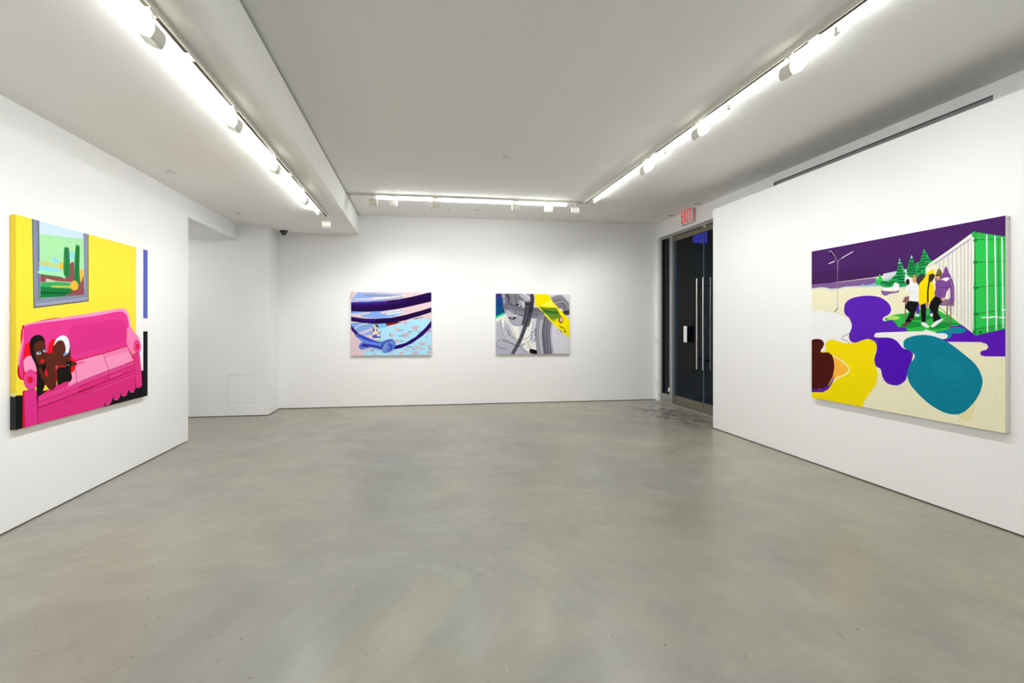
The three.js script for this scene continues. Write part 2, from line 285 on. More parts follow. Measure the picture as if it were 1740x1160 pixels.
// a bare fluorescent tube on its batten, lying along z; side = +1 where the wall it washes lies towards +x
function tubeLight(label, x, y, z, len, turn, wallShare = 1) {
  const o = thing('fluorescent_tube_light', label, 'ceiling light', 'bare tubes beside the light tracks', [x, y, z]); o.rotation.y = turn;
  mesh('batten', rbox(-0.019, 0.019, -0.022, 0, -len / 2, len / 2, 0.003), M.batten, o);
  mesh('tube', cyl(0.013, len - 0.05, 'z', 20).translate(0, -0.046, 0), M.tube, o);
  for (const s of [-1, 1]) {
    const h = new THREE.Shape(); h.moveTo(-0.012, -0.020); h.lineTo(0.012, -0.020); h.lineTo(0.015, -0.048); h.absarc(0, -0.048, 0.015, 0, -Math.PI, true); h.closePath();
    const g = new THREE.ExtrudeGeometry(h, { depth: 0.012, bevelEnabled: true, bevelSize: 0.001, bevelThickness: 0.001, bevelSegments: 1 }); g.translate(0, 0, s * (len / 2 - 0.016) - 0.006); mesh('lamp_holder', g, M.holder, o);
  }
  const add = (power, dx, dy, aim) => { const l = new THREE.RectAreaLight(TUBE.color, power, 0.024, len - 0.06); l.name = 'tube_lamp'; l.position.set(dx, -0.046 + dy, 0); l.lookAt(dx + aim[0], -0.046 + dy + aim[1], 0); l.castShadow = true; o.add(l); l.up.set(0, 0, 1); l.lookAt(new THREE.Vector3(x, y, z).add(new THREE.Vector3(dx + aim[0], -0.046 + dy + aim[1], 0).applyAxisAngle(new THREE.Vector3(0, 1, 0), turn))); return l; };
  add(TUBE.down, 0, -0.016, [0, -1]); add(TUBE.wall * wallShare, 0.016, 0, [1, 0]); add(TUBE.room, -0.016, 0, [-1, 0]);
  return o;
}
for (let i = 0; i < 8; i++) {
  const zl = -7.845 + 1.23 * (i + 0.5), zr = -8.0 + 1.23 * (i + 0.5), n = i < 5 ? `${ORD[i]} from the back wall` : `behind the viewer, ${ORD[i - 5]} of three`;
  tubeLight(`bare fluorescent tube beside the left track, ${n}`, XTL - 0.075, HL, zl, 1.226, Math.PI);
  tubeLight(`bare fluorescent tube beside the right track, ${n}`, XTR + 0.085, HM, zr, 1.226, 0, 0.35);
}
[['left', -0.638, 0.228], ['long middle', 0.234, 1.456], ['right', 1.462, 2.326]].forEach(([n, a, b]) => tubeLight(`${n} bare fluorescent tube of the row before the back wall`, (a + b) / 2, HM, ZTB - 0.075, b - a, Math.PI / 2));

tubeLight('bare fluorescent tube on the passage ceiling, hidden behind the left wall', -4.35, HD, -8.26, 1.226, Math.PI / 2);

// ---------------------------------------------------------------- small things on the ceilings and walls
function disc(name, label, category, x, y, z, r, group) {
  const o = thing(name, label, category, group, [x, y, z]);
  mesh('cover_plate', new THREE.LatheGeometry([[0, -0.007], [r - 0.004, -0.007], [r - 0.001, -0.006], [r, -0.004], [r, -0.003], [0, -0.003]].map((p) => new THREE.Vector2(...p)), 40), M.cover, o);
  mesh('collar', cyl(r - 0.012, 0.003, 'y', 32).translate(0, -0.0016, 0), M.cover, o);
}
disc('sprinkler_cover', 'round white sprinkler cover in the middle of the main ceiling', 'sprinkler', 0.988, HM, -6.173, 0.05);
disc('sprinkler_cover', 'small round sprinkler cover between the back tubes and back wall', 'sprinkler', 0.965, HM, -9.112, 0.047);
disc('sprinkler_cover', 'round sprinkler cover on the lowered ceiling above the left painting', 'sprinkler', -2.529, HL, -6.134, 0.05);
disc('sprinkler_cover', 'round sprinkler cover on the lowered ceiling beside the passage header', 'sprinkler', -2.521, HL, -8.226, 0.05);
disc('sprinkler_cover', 'round sprinkler cover near the air slot on the right', 'sprinkler', 4.208, HM, -6.202, 0.045);
disc('sprinkler_cover', 'round sprinkler cover near the far right corner of the ceiling', 'sprinkler', 4.147, HM, -9.12, 0.046);
function downlight(label, x, z) {
  const o = thing('recessed_downlight', label, 'ceiling light', 'recessed lights over the door', [x, HM, z]);
  mesh('trim_ring', new THREE.LatheGeometry([[0.05, -0.001], [0.056, -0.006], [0.072, -0.005], [0.078, -0.001]].map((p) => new THREE.Vector2(...p)), 40), M.cover, o);
  mesh('baffle', cyl(0.052, 0.002, 'y', 32).translate(0, -0.0016, 0), std(rgb(0.16, 0.155, 0.14), 0.5), o);
  mesh('lamp_cap', new THREE.SphereGeometry(0.022, 20, 10, 0, 6.3, Math.PI / 2, Math.PI / 2).translate(0, -0.002, 0), M.cover, o);
}
downlight('round recessed downlight left of the exit sign', 4.40, -8.98);
downlight('round recessed downlight right of the exit sign', 4.40, -8.03);
{                                                                          // hatch in the main ceiling, its hairline joints
  const o = thing('ceiling_hatch', 'flush square hatch in the ceiling behind the back tubes', 'hatch', null, [0.355, HM, -9.17]);
  mesh('hatch_frame', join([box(-0.152, -0.148, -0.003, 0.0, -0.15, 0.15), box(0.148, 0.152, -0.003, 0.0, -0.15, 0.15)]), M.vent, o);
  mesh('hatch_door', rbox(-0.147, 0.147, -0.003, -0.0002, -0.15, 0.15, 0.001), M.ceiling, o);
}
{
  const o = thing('security_camera', 'black dome security camera in the corner of the lowered ceiling', 'camera', null, [-2.235, HL, -9.62]);
  mesh('mount_ring', new THREE.LatheGeometry([[0, -0.028], [0.060, -0.028], [0.064, -0.022], [0.066, -0.001], [0, -0.001]].map((p) => new THREE.Vector2(...p)), 40), M.dark, o);
  mesh('dome', new THREE.SphereGeometry(0.048, 32, 16, 0, 6.2832, Math.PI / 2, Math.PI / 2).scale(1, 1.15, 1).translate(0, -0.028, 0), M.dome, o);
}
{                                                                          // air slot in the street wall above the partition
  const o = thing('air_slot', 'long dark grey air slot above the right partition wall', 'air vent', null, [XR, 3.2225, -4.965]);
  mesh('trough', join([box(0.022, 0.032, -0.0625, 0.0625, -1.355, 1.355), box(0.0, 0.05, 0.0605, 0.0625, -1.355, 1.355), box(0.0, 0.05, -0.0625, -0.0605, -1.355, 1.355), box(0.0, 0.05, -0.06, 0.06, -1.355, -1.353), box(0.0, 0.05, -0.06, 0.06, 1.353, 1.355)]), M.vent, o);
  mesh('slot_lip', rbox(0.002, 0.010, -0.0605, -0.0565, -1.352, 1.352, 0.001), M.vent, o);
}
function plate(name, label, category, y, h) {
  const o = thing(name, label, category, null, [XR, y, -9.80]);
  mesh('cover_plate', rbox(-0.006, 0, -h / 2, h / 2, -0.036, 0.036, 0.002), M.plastic, o);
  if (category === 'outlet') for (const s of [-1, 1]) mesh('socket', rbox(-0.008, -0.005, s * 0.02 - 0.013, s * 0.02 + 0.013, -0.017, 0.017, 0.001), M.cover, o);
  else mesh('rocker', rbox(-0.010, -0.005, -0.033, 0.033, -0.016, 0.016, 0.002), M.cover, o);
}
plate('wall_outlet', 'white wall outlet low beside the street door frame', 'outlet', 0.31, 0.115);
plate('light_switch', 'white light switch plate beside the street door frame', 'switch', 1.14, 0.12);
{
  const o = thing('floor_plug', 'small round brass cap set in the concrete floor', 'floor cap', null, [-0.393, 0, -5.345]);
  mesh('cap', new THREE.LatheGeometry([[0, 0.0025], [0.015, 0.0025], [0.02, 0.0015], [0.0215, 0.0002]].map((p) => new THREE.Vector2(...p)), 24), M.brass, o);
  mesh('screw_slot', box(-0.009, 0.009, 0.0024, 0.003, -0.0015, 0.0015), M.dark, o);
}
// exit sign under the ceiling, lit red
{
  const X = 4.462, y0 = 3.152, y1 = 3.376, z0 = -8.70, z1 = -8.315, zc = (z0 + z1) / 2, yc = (y0 + y1) / 2;
  const o = thing('exit_sign', 'white exit sign with glowing red letters above the street door', 'sign', null, [X, yc, zc]);
  const W = z1 - z0, H = y1 - y0;
  mesh('housing', rbox(-0.012, 0.02, -H / 2, H / 2, -W / 2, W / 2, 0.004), std(rgb(0.72, 0.70, 0.68), 0.5), o);
  mesh('canopy', rbox(-0.016, 0.03, H / 2, HM - yc, -0.09, 0.09, 0.002), M.plastic, o);
  mesh('face_plate', rbox(-0.0145, -0.012, -H / 2 + 0.012, H / 2 - 0.012, -W / 2 + 0.02, W / 2 - 0.02, 0.001), std(rgb(0.78, 0.72, 0.70), 0.4), o);
  const font = await new FontLoader().loadAsync('fonts/droid/droid_sans_bold.typeface.json');
  const red = std(rgb(0.35, 0.006, 0.008), 0.4, { emissive: rgb(0.26, 0.002, 0.006), emissiveIntensity: 1 });
  let at = 0; const letters = [];
  for (const ch of 'EXIT') { const g = new TextGeometry(ch, { font, size: 1, depth: 0.02, curveSegments: 6, bevelEnabled: false }); g.computeBoundingBox(); const b = g.boundingBox; g.translate(-b.min.x + at, -b.min.y, 0); at += b.max.x - b.min.x + 0.22; letters.push([ch, g]); }
  const k = (W - 0.055) / (at - 0.22), kv = (H - 0.052) / 0.74;
  for (const [ch, g] of letters) { g.scale(k, kv, 0.1); g.translate(-k * (at - 0.22) / 2, -kv * 0.37, 0.0145); g.rotateY(-Math.PI / 2); mesh('letter', g, red, o); }
  for (const [dx, ry, p] of [[-0.02, -Math.PI / 2, 0.05], [0.024, Math.PI / 2, 0.10]]) { const l = new THREE.RectAreaLight(rgb(1, 0.03, 0.03), p, W - 0.06, H - 0.05); l.name = 'exit_sign_light'; l.position.set(dx, 0, 0); l.rotation.y = ry + Math.PI; o.add(l); }
}

// ---------------------------------------------------------------- paintings
const ART_SOFA = [ // a canvas 1000 wide and 809 high
'p #f6de40 0.0 -17,-17 1067,-52 1067,871 -17,824',
'p #141214 0.0 -17,678 34,683 950,659 1017,660 1017,911 -17,839',
'p #f0efee 0.0 875,-81 1067,-76 1067,670 875,661',
'p #5c64b6 0.0 950,2 1003,0 1003,380 950,378',
'p #1a181b 0.0 950,451 1005,451 1007,838 950,830',
'p #3e3f50 0.0 84,-6 452,-3 452,307 93,349',
'p #848ba2 0.0 88,-6 449,-5 448,304 97,345',
'p #6d7590 0.0 112,-11 125,-3 132,308 117,318',
'p #9a9db4 0.0 107,329 280,310 441,289 441,297 280,320 112,340',
'p #c6def4 0.0 125,-6 412,-8 420,279 132,308',
'p #a6dfa6 0.0 129,51 198,46 414,28 420,279 132,308',
's #bfcb86 0.0 130,161 170,159 221,161 259,168 256,181 187,184 130,180',
's #8bd3e6 0.0 130,178 187,177 263,180 255,191 187,196 130,196',
's #9fe8b2 0.0 130,196 209,196 280,190 310,206 280,212 131,211',
'p #4c6a34 0.0 131,212 256,212 283,217 132,221',
'p #8d4a52 0.0 132,218 286,216 324,144 345,139 349,223 393,207 414,186 420,279 292,292 289,232 132,244',
's #b9c9a4 0.0 170,227 232,232 329,229 326,236 221,242 169,241',
'p #36a35c 0.0 132,246 232,235 330,233 328,255 133,270',
'p #bcb63e 0.0 198,253 330,244 330,255 198,261',
'p #15793a 0.0 132,262 198,261 330,257 334,278 292,282 293,292 132,307',
'p #0c5c2c 0.0 133,280 256,275 316,275 280,285 133,291',
's #f0b63c 0.0 250,153 272,152 275,175 251,180',
's #eeb141 0.0 390,170 414,169 414,190 405,210 392,224',
's #8ad0e4 0.0 198,141 218,135 234,140 247,158 225,157 204,152',
's #8fd2e2 0.0 310,100 342,100 349,115 326,138 310,128',
's #2c7c44 0.0 280,88 299,82 311,88 316,135 321,186 310,206 287,209 275,190 276,132',
's #1e7f3c 0.0 357,69 374,64 386,70 384,151 388,232 374,237 349,225 348,163',
'l #0d5a2a 5.7 369,72 366,218',
'l #155f33 4.7 295,90 297,200',
's #eeb23e 0.0 330,229 354,220 375,236 369,256 343,263 319,252',
's #c4002e 0.0 25,622 24,508 24,460 30,429 58,411 277,384 427,430 277,610',
's #f893c6 0.0 33,590 33,460 40,426 65,409 277,382 509,356 710,332 771,336 804,368 817,432 817,533 350,593',
's #e2378d 0.0 38,623 38,476 40,437 65,415 277,394 509,372 700,348 761,355 792,385 804,443 804,532 350,607',
's #d92f86 0.0 320,429 459,410 710,388 771,432 750,497 459,528 320,540',
'p #dd2d7e 0.0 119,699 363,620 407,578 785,522 856,608 867,752 854,769 837,774 815,767 799,752 793,764 777,780 751,782 729,772 725,756 719,776 699,791 669,790 655,778 650,764 646,786 622,804 595,802 580,787 576,814 500,816 363,817 112,824',
'p #f794c0 0.0 303,679 357,577 572,551 785,525 849,602 615,639 368,667 313,680',
'p #f07fb2 0.0 572,551 785,525 804,548 586,575',
'l #cf0a3c 4.4 307,577 363,571 570,551 785,524',
'c #ee4c92 5.4 363,593 392,582 407,596 430,582 378,585',
'p #e0468f 0.0 372,670 615,637 852,609 856,624 615,656 372,687',
'p #e24a92 0.0 626,665 717,655 727,664 626,677',
'l #a60f4e 2.2 370,669 615,636 851,607',
'l #a60f4e 1.8 370,688 615,657 856,625',
'l #8c0a3c 3.1 374,714 617,684 856,656',
'l #a60f4e 1.3 363,730 856,670',
'd #f58cc0 2.2 363,740 600,714 856,681',
'd #a01048 1.3 363,743 600,717 856,684',
'l #8c0a44 2.9 567,553 615,636 617,684',
'l #8c0a44 3.2 357,608 371,714',
'l #e0569a 2.0 580,804 639,793',
'l #f06aa6 2.9 587,796 617,804',
'l #f06aa6 3.0 664,785 694,790',
'l #f06aa6 3.1 741,777 775,779',
'l #f06aa6 3.2 813,765 846,771',
'p #e60a1e 0.0 104,690 155,660 315,632 349,614 366,583 315,545 272,528 225,472 200,475 182,491 174,524 155,536 68,481 46,492 37,542 35,622 113,662',
's #e2378d 0.0 68,437 165,438 230,449 200,471 160,477 155,464 108,452 81,468 59,477 46,480',
'p #f794c0 0.0 307,677 343,646 363,597 449,574 449,658 372,669',
'l #8c0a44 3.2 357,608 371,714',
'p #e03c8a 0.0 123,701 377,672 377,694 123,720',
'p #dd3584 0.0 121,722 371,694 373,715 121,744',
'l #a60f4e 1.6 123,720 377,691 495,677',
'l #86082e 3.1 118,745 373,716 495,704',
'l #a60f4e 1.3 123,764 495,720',
'd #8c0a3c 2.0 132,771 495,728',
'd #f06aa6 1.6 126,768 495,726',
'l #e8559c 2.0 123,701 377,672',
's #f79ac4 0.0 38,560 44,545 59,536 77,535 92,548 106,578 109,598 81,595 48,597',
's #e0408f 0.0 116,632 108,655 89,668 65,665 46,648 39,624 46,602 65,589 89,591 108,608',
's #de1028 0.0 90,630 87,637 79,641 70,640 62,635 59,627 62,619 70,615 79,616 87,621',
'l #5a0a20 2.5 37,667 72,668 106,667',
'p #d80a26 0.0 33,669 45,668 47,814 33,814',
'p #e0308a 0.0 42,677 47,669 57,667 100,669 109,676 119,813 47,815',
'l #98082e 3.5 111,678 119,815',
'p #c81040 0.0 777,445 851,511 852,608 782,525',
's #f582b6 0.0 783,445 793,430 815,422 861,457 922,495 883,492 852,517 846,578 815,552 783,514',
's #ea3f90 0.0 924,532 917,555 897,568 874,566 855,552 848,529 855,507 874,494 897,495 917,509',
's #d81030 0.0 903,532 900,541 892,546 883,546 876,540 873,531 876,522 883,517 892,517 900,523',
'p #e23585 0.0 852,568 911,568 931,668 937,743 922,754 873,753',
'l #980a3c 2.7 852,568 871,753',
'l #4a0a20 2.7 849,566 911,566',
's #15100f 0.0 71,493 79,468 104,456 132,456 153,469 160,493 165,533 169,583 158,602 158,654 143,683 125,687 111,675 112,598 100,565 79,532',
's #572416 0.0 93,509 100,487 126,479 153,482 163,510 166,536 159,566 140,575 118,570 106,548',
's #582517 0.0 166,532 200,529 212,500 248,480 280,487 289,515 280,543 315,510 323,538 323,566 349,578 369,584 337,596 293,590 230,591 229,628 227,665 207,682 182,676 153,644 121,594 134,583 155,611 176,624 163,576',
's #e4ecf3 0.0 212,501 230,472 271,459 303,472 316,502 307,534 274,547 287,529 287,508 272,484 245,480 226,490',
'l #b7cbe0 1.7 287,508 315,499',
'l #b7cbe0 1.7 277,487 300,471',
'l #b7cbe0 1.7 251,480 256,462',
's #6aa0d8 0.0 274,547 282,532 299,537',
'l #3a160e 1.6 136,597 175,646',
's #c24a50 0.0 236,591 235,596 231,599 227,598 223,595 222,589 223,584 227,581 231,582 235,585',
's #15120f 0.0 291,567 305,575 323,568 327,588 323,616 332,641 321,659 293,658 272,660 248,667 234,657 232,621 230,605 247,593 287,593',
's #c8d4d8 0.0 300,586 298,588 295,588 293,586 295,584 298,585',
's #c8d4d8 0.0 316,589 314,591 310,590 308,589 310,587 314,588',
's #eef2f6 0.0 135,528 133,531 126,533 118,532 112,530 110,526 112,523 118,521 126,522 133,524',
's #4a86c8 0.0 135,524 133,525 126,526 118,526 112,524 110,522 112,521 118,520 126,520 133,522',
's #10100f 0.0 130,528 129,530 126,531 123,530 122,528 123,525 126,525 129,526',
's #eef2f6 0.0 165,520 163,523 159,525 154,524 150,522 148,519 150,516 154,514 159,515 163,517',
's #4a86c8 0.0 165,516 163,517 159,518 154,518 150,517 148,515 150,514 154,513 159,513 163,514',
's #10100f 0.0 163,520 162,522 159,523 157,522 156,520 157,518 159,518 162,519',
's #d41c22 0.0 133,554 143,552 155,555 153,565 141,567 133,562',
'l #7a0a10 1.3 134,558 154,559'];
const ART_YARD = [ // a canvas 1000 wide and 805 high
'p #ede8c6 0.0 -24,-52 1015,-9 1015,817 -24,872',
'p #e6e0a8 0.0 819,768 900,684 876,774 852,782',
'p #4a2363 0.0 -24,-30 1015,-16 1015,214 665,199 492,173 401,178 -24,187',
'p #432058 0.0 -24,117 401,127 492,165 401,178 -24,182',
'p #7e5c95 0.0 -9,182 196,184 423,181 430,214 327,216 239,214 152,215 82,206 -9,207',
'p #d5d8de 0.0 467,166 590,156 594,242 467,242',
'p #b9c6d0 0.0 467,192 534,172 538,205 467,215',
'c #c9d2df 6.3 -9,207 70,204 117,211 157,222 239,213 327,216 455,221',
's #8db6c6 0.0 322,214 346,209 352,203 362,211 399,209 423,205 446,213 446,220',
'p #34c455 0.0 424,213 426,175 437,191 447,164 466,194 470,217',
's #24a552 0.0 448,213 459,199 495,200 525,182 546,173 551,206 529,225 490,233 459,224',
'p #f0f0f2 0.0 529,208 551,213 551,246 467,242 467,230 517,233',
's #84619b 0.0 456,234 467,245 534,252 551,246 547,257 508,261 479,269 460,258',
'p #239c52 0.0 553,102 568,135 584,172 590,233 555,235 551,219 528,210 528,190 542,156',
'p #86c6ca 0.0 553,102 563,126 546,129',
'p #58c46a 0.0 562,123 568,135 584,172 586,214 575,186',
'p #1f9a4c 0.0 615,95 628,134 640,162 642,200 588,191 597,139',
'p #86c6ca 0.0 615,95 621,113 608,112',
'p #25a352 0.0 673,77 689,103 705,132 723,132 685,163 681,196 637,192 635,135 657,130',
'l #0d4a2c 5.1 549,118 562,118',
'l #0d4a2c 5.1 544,135 566,135',
'l #0d4a2c 5.1 546,148 568,149',
'l #0d4a2c 5.1 542,160 571,162',
'l #0d4a2c 5.1 540,173 582,175',
'l #0d4a2c 5.1 546,187 577,188',
'l #0d4a2c 5.1 549,199 586,201',
'l #0d4a2c 5.1 551,213 584,214',
'l #0d4a2c 4.9 609,117 620,118',
'l #0d4a2c 4.9 605,133 625,133',
'l #0d4a2c 5.0 601,143 628,144',
'l #0d4a2c 5.0 599,156 633,157',
'l #0d4a2c 5.0 597,166 633,169',
'l #0d4a2c 5.0 599,177 635,180',
'l #0d4a2c 4.8 669,102 683,102',
'l #0d4a2c 4.8 667,115 682,115',
'l #0d4a2c 4.8 665,126 697,128',
'l #0d4a2c 4.8 651,137 675,136',
'l #0d4a2c 4.8 651,148 697,144',
'l #0d4a2c 4.9 647,163 677,161',
'l #0d4a2c 4.9 641,173 657,173',
'l #0d4a2c 5.7 459,207 490,207',
'l #0d4a2c 5.6 501,209 527,209',
'l #0d4a2c 5.6 482,217 508,218',
'l #0d4a2c 5.6 523,189 551,190',
'p #eeecd8 0.0 681,159 759,113 851,60 879,44 879,429 855,409 810,374 736,321 689,292',
'l #bcb6d2 3.3 745,143 748,286',
'l #bcb6d2 3.3 762,129 765,314',
'l #bcb6d2 3.2 782,115 785,347',
'l #bcb6d2 3.2 799,107 803,363',
'l #bcb6d2 3.2 817,101 819,379',
'l #bcb6d2 3.2 834,91 836,390',
'l #bcb6d2 3.1 848,82 849,401',
'l #bcb6d2 3.1 863,75 863,411',
'l #bcb6d2 3.1 876,68 876,421',
'l #aaa5c8 5.5 725,149 738,141',
'l #aaa5c8 5.5 745,139 758,131',
'l #aaa5c8 5.4 764,128 778,119',
'l #aaa5c8 5.4 782,118 796,107',
'l #aaa5c8 5.3 800,108 814,98',
'l #aaa5c8 5.3 817,98 832,88',
'l #aaa5c8 5.3 834,88 848,79',
'l #aaa5c8 5.2 851,81 863,71',
'l #aaa5c8 5.2 865,72 878,63',
'l #f2f0e2 7.8 695,150 881,52',
'l #aca8c4 2.2 695,157 883,61',
'p #f2f1e6 0.0 876,60 889,59 891,439 881,434',
'p #30b74a 0.0 473,374 528,357 582,352 657,335 740,327 838,406 792,407 794,428 736,436 685,424 669,431 586,433 555,421 501,406',
's #b2e060 0.0 487,374 519,362 555,369 542,380 505,380',
'p #efe8c0 0.0 736,330 759,345 781,367 736,341',
's #159238 0.0 555,413 616,390 669,398 665,409 599,417',
's #159238 0.0 697,420 759,391 838,402 810,405 759,418',
's #159238 0.0 628,372 713,362 721,377 641,383',
'p #f1efe4 0.0 586,237 645,323 637,353 616,368 624,300',
'p #5a17b6 0.0 786,415 794,409 840,405 892,444 1010,414 1010,520 926,524 913,521 909,513 915,504 932,499 941,489 934,476 911,470 773,473 751,464 786,458',
's #0f86a2 0.0 733,434 768,426 794,415 819,412 848,417 854,428 836,437 799,440 795,453 781,461 768,455 728,441',
'p #2ec653 0.0 888,59 891,57 1004,83 1004,418 891,444 883,436',
'p #34b852 0.0 874,48 886,39 901,46 1004,79 1004,89 891,66 881,61',
'p #27b047 0.0 880,422 891,419 1004,400 1004,417 892,445 883,440',
'l #157a34 3.6 889,58 892,443',
'l #178a3c 3.1 891,71 1004,91',
'l #178a3c 3.1 891,161 1004,170',
'l #178a3c 3.1 891,259 1004,254',
'l #178a3c 3.1 891,362 1004,346',
'l #178a3c 3.1 891,420 1004,401',
'l #178a3c 3.0 977,81 979,416',
'l #e9e6f2 5.5 934,63 937,428',
'l #e9e6f2 5.4 964,71 969,422',
'l #e9e6f2 5.4 989,81 993,413',
'l #f2eef6 5.1 916,375 949,376',
'l #f2eef6 5.0 948,374 973,374',
'l #f2eef6 4.9 980,376 1002,376',
'l #f2eef6 4.9 988,348 1002,348',
'l #148036 10.3 888,75 895,76',
'l #148036 10.3 888,160 896,161',
'l #148036 10.3 888,259 897,260',
'l #148036 10.3 889,362 898,362',
'p #146a2e 0.0 905,430 916,428 916,436 905,438',
's #146a2e 0.0 898,48 896,51 892,50 889,47 892,44 896,45',
's #146a2e 0.0 890,433 888,437 884,437 882,433 884,429 888,429',
'p #efeff1 0.0 -13,327 97,331 186,343 241,364 279,402 278,427 262,450 264,480 294,502 161,507 100,519 117,566 29,581 -13,513',
'c #d8d4c4 1.9 97,331 186,343 241,364 265,384',
's #5a22b5 0.0 232,322 245,289 292,269 371,263 446,274 495,303 510,333 499,355 471,368 465,381 481,387 515,383 537,400 549,414 579,416 589,424 582,433 446,440 420,450 424,462 496,463 535,472 568,502 618,524 616,558 595,620 584,650 558,671 530,679 486,672 463,645 453,612 425,598 416,571 431,523 425,489 388,472 350,478 305,492 277,487 265,471 266,448 280,420 280,397 265,370 238,349',
'p #4f10b4 0.0 446,467 496,465 535,473 568,504 613,524 613,559 593,621 582,648 556,668 530,675 489,669 466,644 456,611 428,596 419,571 433,523',
's #f1efec 0.0 420,452 430,442 496,438 618,433 675,429 681,414 686,425 728,438 768,439 780,450 768,460 742,460 678,446 610,452 580,472 574,493 586,512 567,504 543,479 517,466 489,462 427,463',
's #0b7e96 0.0 574,489 582,470 615,455 668,447 719,452 777,473 844,518 892,558 915,600 918,631 904,675 876,719 844,751 811,765 764,764 701,740 639,696 605,660 594,625 602,584 628,549 627,531 600,516 580,507',
's #0d8499 0.0 706,555 760,543 836,571 852,601 794,623 724,613',
'p #f5dd00 0.0 -13,811 -13,584 64,550 107,543 100,514 115,490 149,479 193,489 247,498 305,492 350,479 388,472 420,483 431,506 423,541 416,571 425,597 437,635 428,683 388,735 357,775 348,807',
'c #c9d86a 2.2 417,482 431,506 423,541 416,571',
's #ffb83c 0.0 159,566 211,589 247,617 254,632 223,656 180,674 149,699',
'l #ffcf1a 7.5 193,586 223,616',
'c #f7efcf 6.2 156,564 217,588 264,625 247,651 186,678 151,707',
'p #5a1bb0 0.0 -13,755 64,751 130,721 168,668 155,703 126,742 84,765 -13,776',
'p #4a140a 0.0 -13,492 16,483 50,480 80,485 95,503 87,523 68,542 72,553 126,549 152,564 165,597 166,630 155,674 123,724 84,745 36,754 -13,758',
'c #2a2850 2.3 268,447 223,465 221,476 256,487 263,498',
'l #8d8598 2.9 188,121 188,318',
'l #9a93a4 4.6 189,76 189,123',
'l #9a93a4 3.4 171,56 189,76 218,61',
'l #eaeaf2 4.2 217,62 289,39',
'l #2c1440 10.1 170,50 135,21',
'l #e0e0ea 2.5 175,52 140,14 127,19',
'l #e4e2ee 4.7 128,81 168,73',
'l #6a6070 5.1 168,334 184,326 189,317',
'l #7d5c56 5.4 584,308 584,385',
'l #7d5c56 4.9 778,326 775,393',
'l #7d5c56 4.9 793,328 791,428',
'p #8c5c66 0.0 568,303 582,279 606,278 604,307',
'p #8d6c8a 0.0 741,319 766,299 788,298 808,320 807,328 744,324',
'p #5a2cb8 0.0 637,315 653,309 653,353 637,355',
'p #5a2cb8 0.0 701,340 713,333 713,358 701,358',
's #e8e8ea 0.0 653,363 651,366 646,368 640,368 635,366 633,362 635,359 640,357 646,357 651,359',
's #e8e8ea 0.0 716,362 715,366 711,368 707,368 703,366 702,362 703,358 707,356 711,356 715,358',
's #a98c4c 0.0 617,203 622,188 628,182 639,194 642,205 628,198',
's #d2a088 0.0 637,211 636,218 631,221 626,221 622,217 620,210 622,203 626,200 631,200 636,204',
's #3c3c42 0.0 637,207 649,191 665,183 678,195 675,223 657,238 642,226',
's #4e342a 0.0 667,213 665,218 661,221 655,220 651,217 649,211 651,206 655,203 661,204 665,207',
's #f1f1f6 0.0 581,210 584,191 589,182 607,197 622,219 645,226 650,256 648,303 604,302 605,269 590,253 588,237 599,232',
's #2a1e1c 0.0 605,215 603,223 599,227 593,227 588,221 586,213 588,205 593,201 599,201 603,207',
'l #c8c8d8 1.9 601,238 607,261 628,259',
'p #141216 0.0 603,298 649,304 639,338 612,392 582,392 606,349 582,327 589,308',
'p #141216 0.0 612,345 628,364 626,377 607,385',
's #6a4038 0.0 564,406 586,392 605,394 584,410',
's #6a4038 0.0 609,377 626,374 628,381 612,385',
's #7c6c40 0.0 725,218 728,194 740,170 756,188 753,213 736,226',
's #d6a68e 0.0 746,207 745,213 740,217 734,216 730,212 728,206 730,199 734,196 740,196 745,201',
'l #1c1816 4.3 728,197 747,198',
's #fbdc00 0.0 713,169 722,183 723,199 705,198 697,215 694,244 693,307 673,313 657,321 649,303 650,249 653,227 673,206 689,185',
's #fbdc00 0.0 699,225 717,231 722,264 718,297 697,310',
's #4a2c20 0.0 695,208 699,195 713,193 722,203 713,218 697,224',
'l #16120f 5.1 699,194 713,191 722,198',
'l #16140f 6.6 697,225 692,259 692,308',
'p #141216 0.0 657,318 685,311 682,394 663,394',
's #cc957e 0.0 698,318 696,325 692,329 687,329 682,324 681,318 682,311 687,308 692,308 696,312',
's #ecebf2 0.0 661,396 675,392 698,409 689,416 666,406',
's #7c4b93 0.0 749,212 759,192 772,164 785,191 794,211 774,214',
's #f2f2f4 0.0 756,215 774,209 788,214 775,224',
's #7d4c94 0.0 728,225 755,218 774,225 795,214 806,245 808,287 806,315 788,316 791,279 788,254 774,271 769,290 751,300 723,279 727,250',
'l #4c2a62 1.8 736,226 738,269 751,284',
'l #4c2a62 1.8 744,248 774,253 788,240',
'l #a58ab4 2.1 792,226 803,259 803,308',
'p #141216 0.0 725,283 764,301 741,325 737,355 753,379 716,392 715,355 697,329 705,305',
's #d8a08a 0.0 769,298 767,302 762,305 756,305 752,302 750,297 752,293 756,291 762,291 767,294',
's #8a5c66 0.0 774,317 788,311 806,318 788,321',
's #ecebf4 0.0 706,408 725,391 754,378 757,385 717,413'];
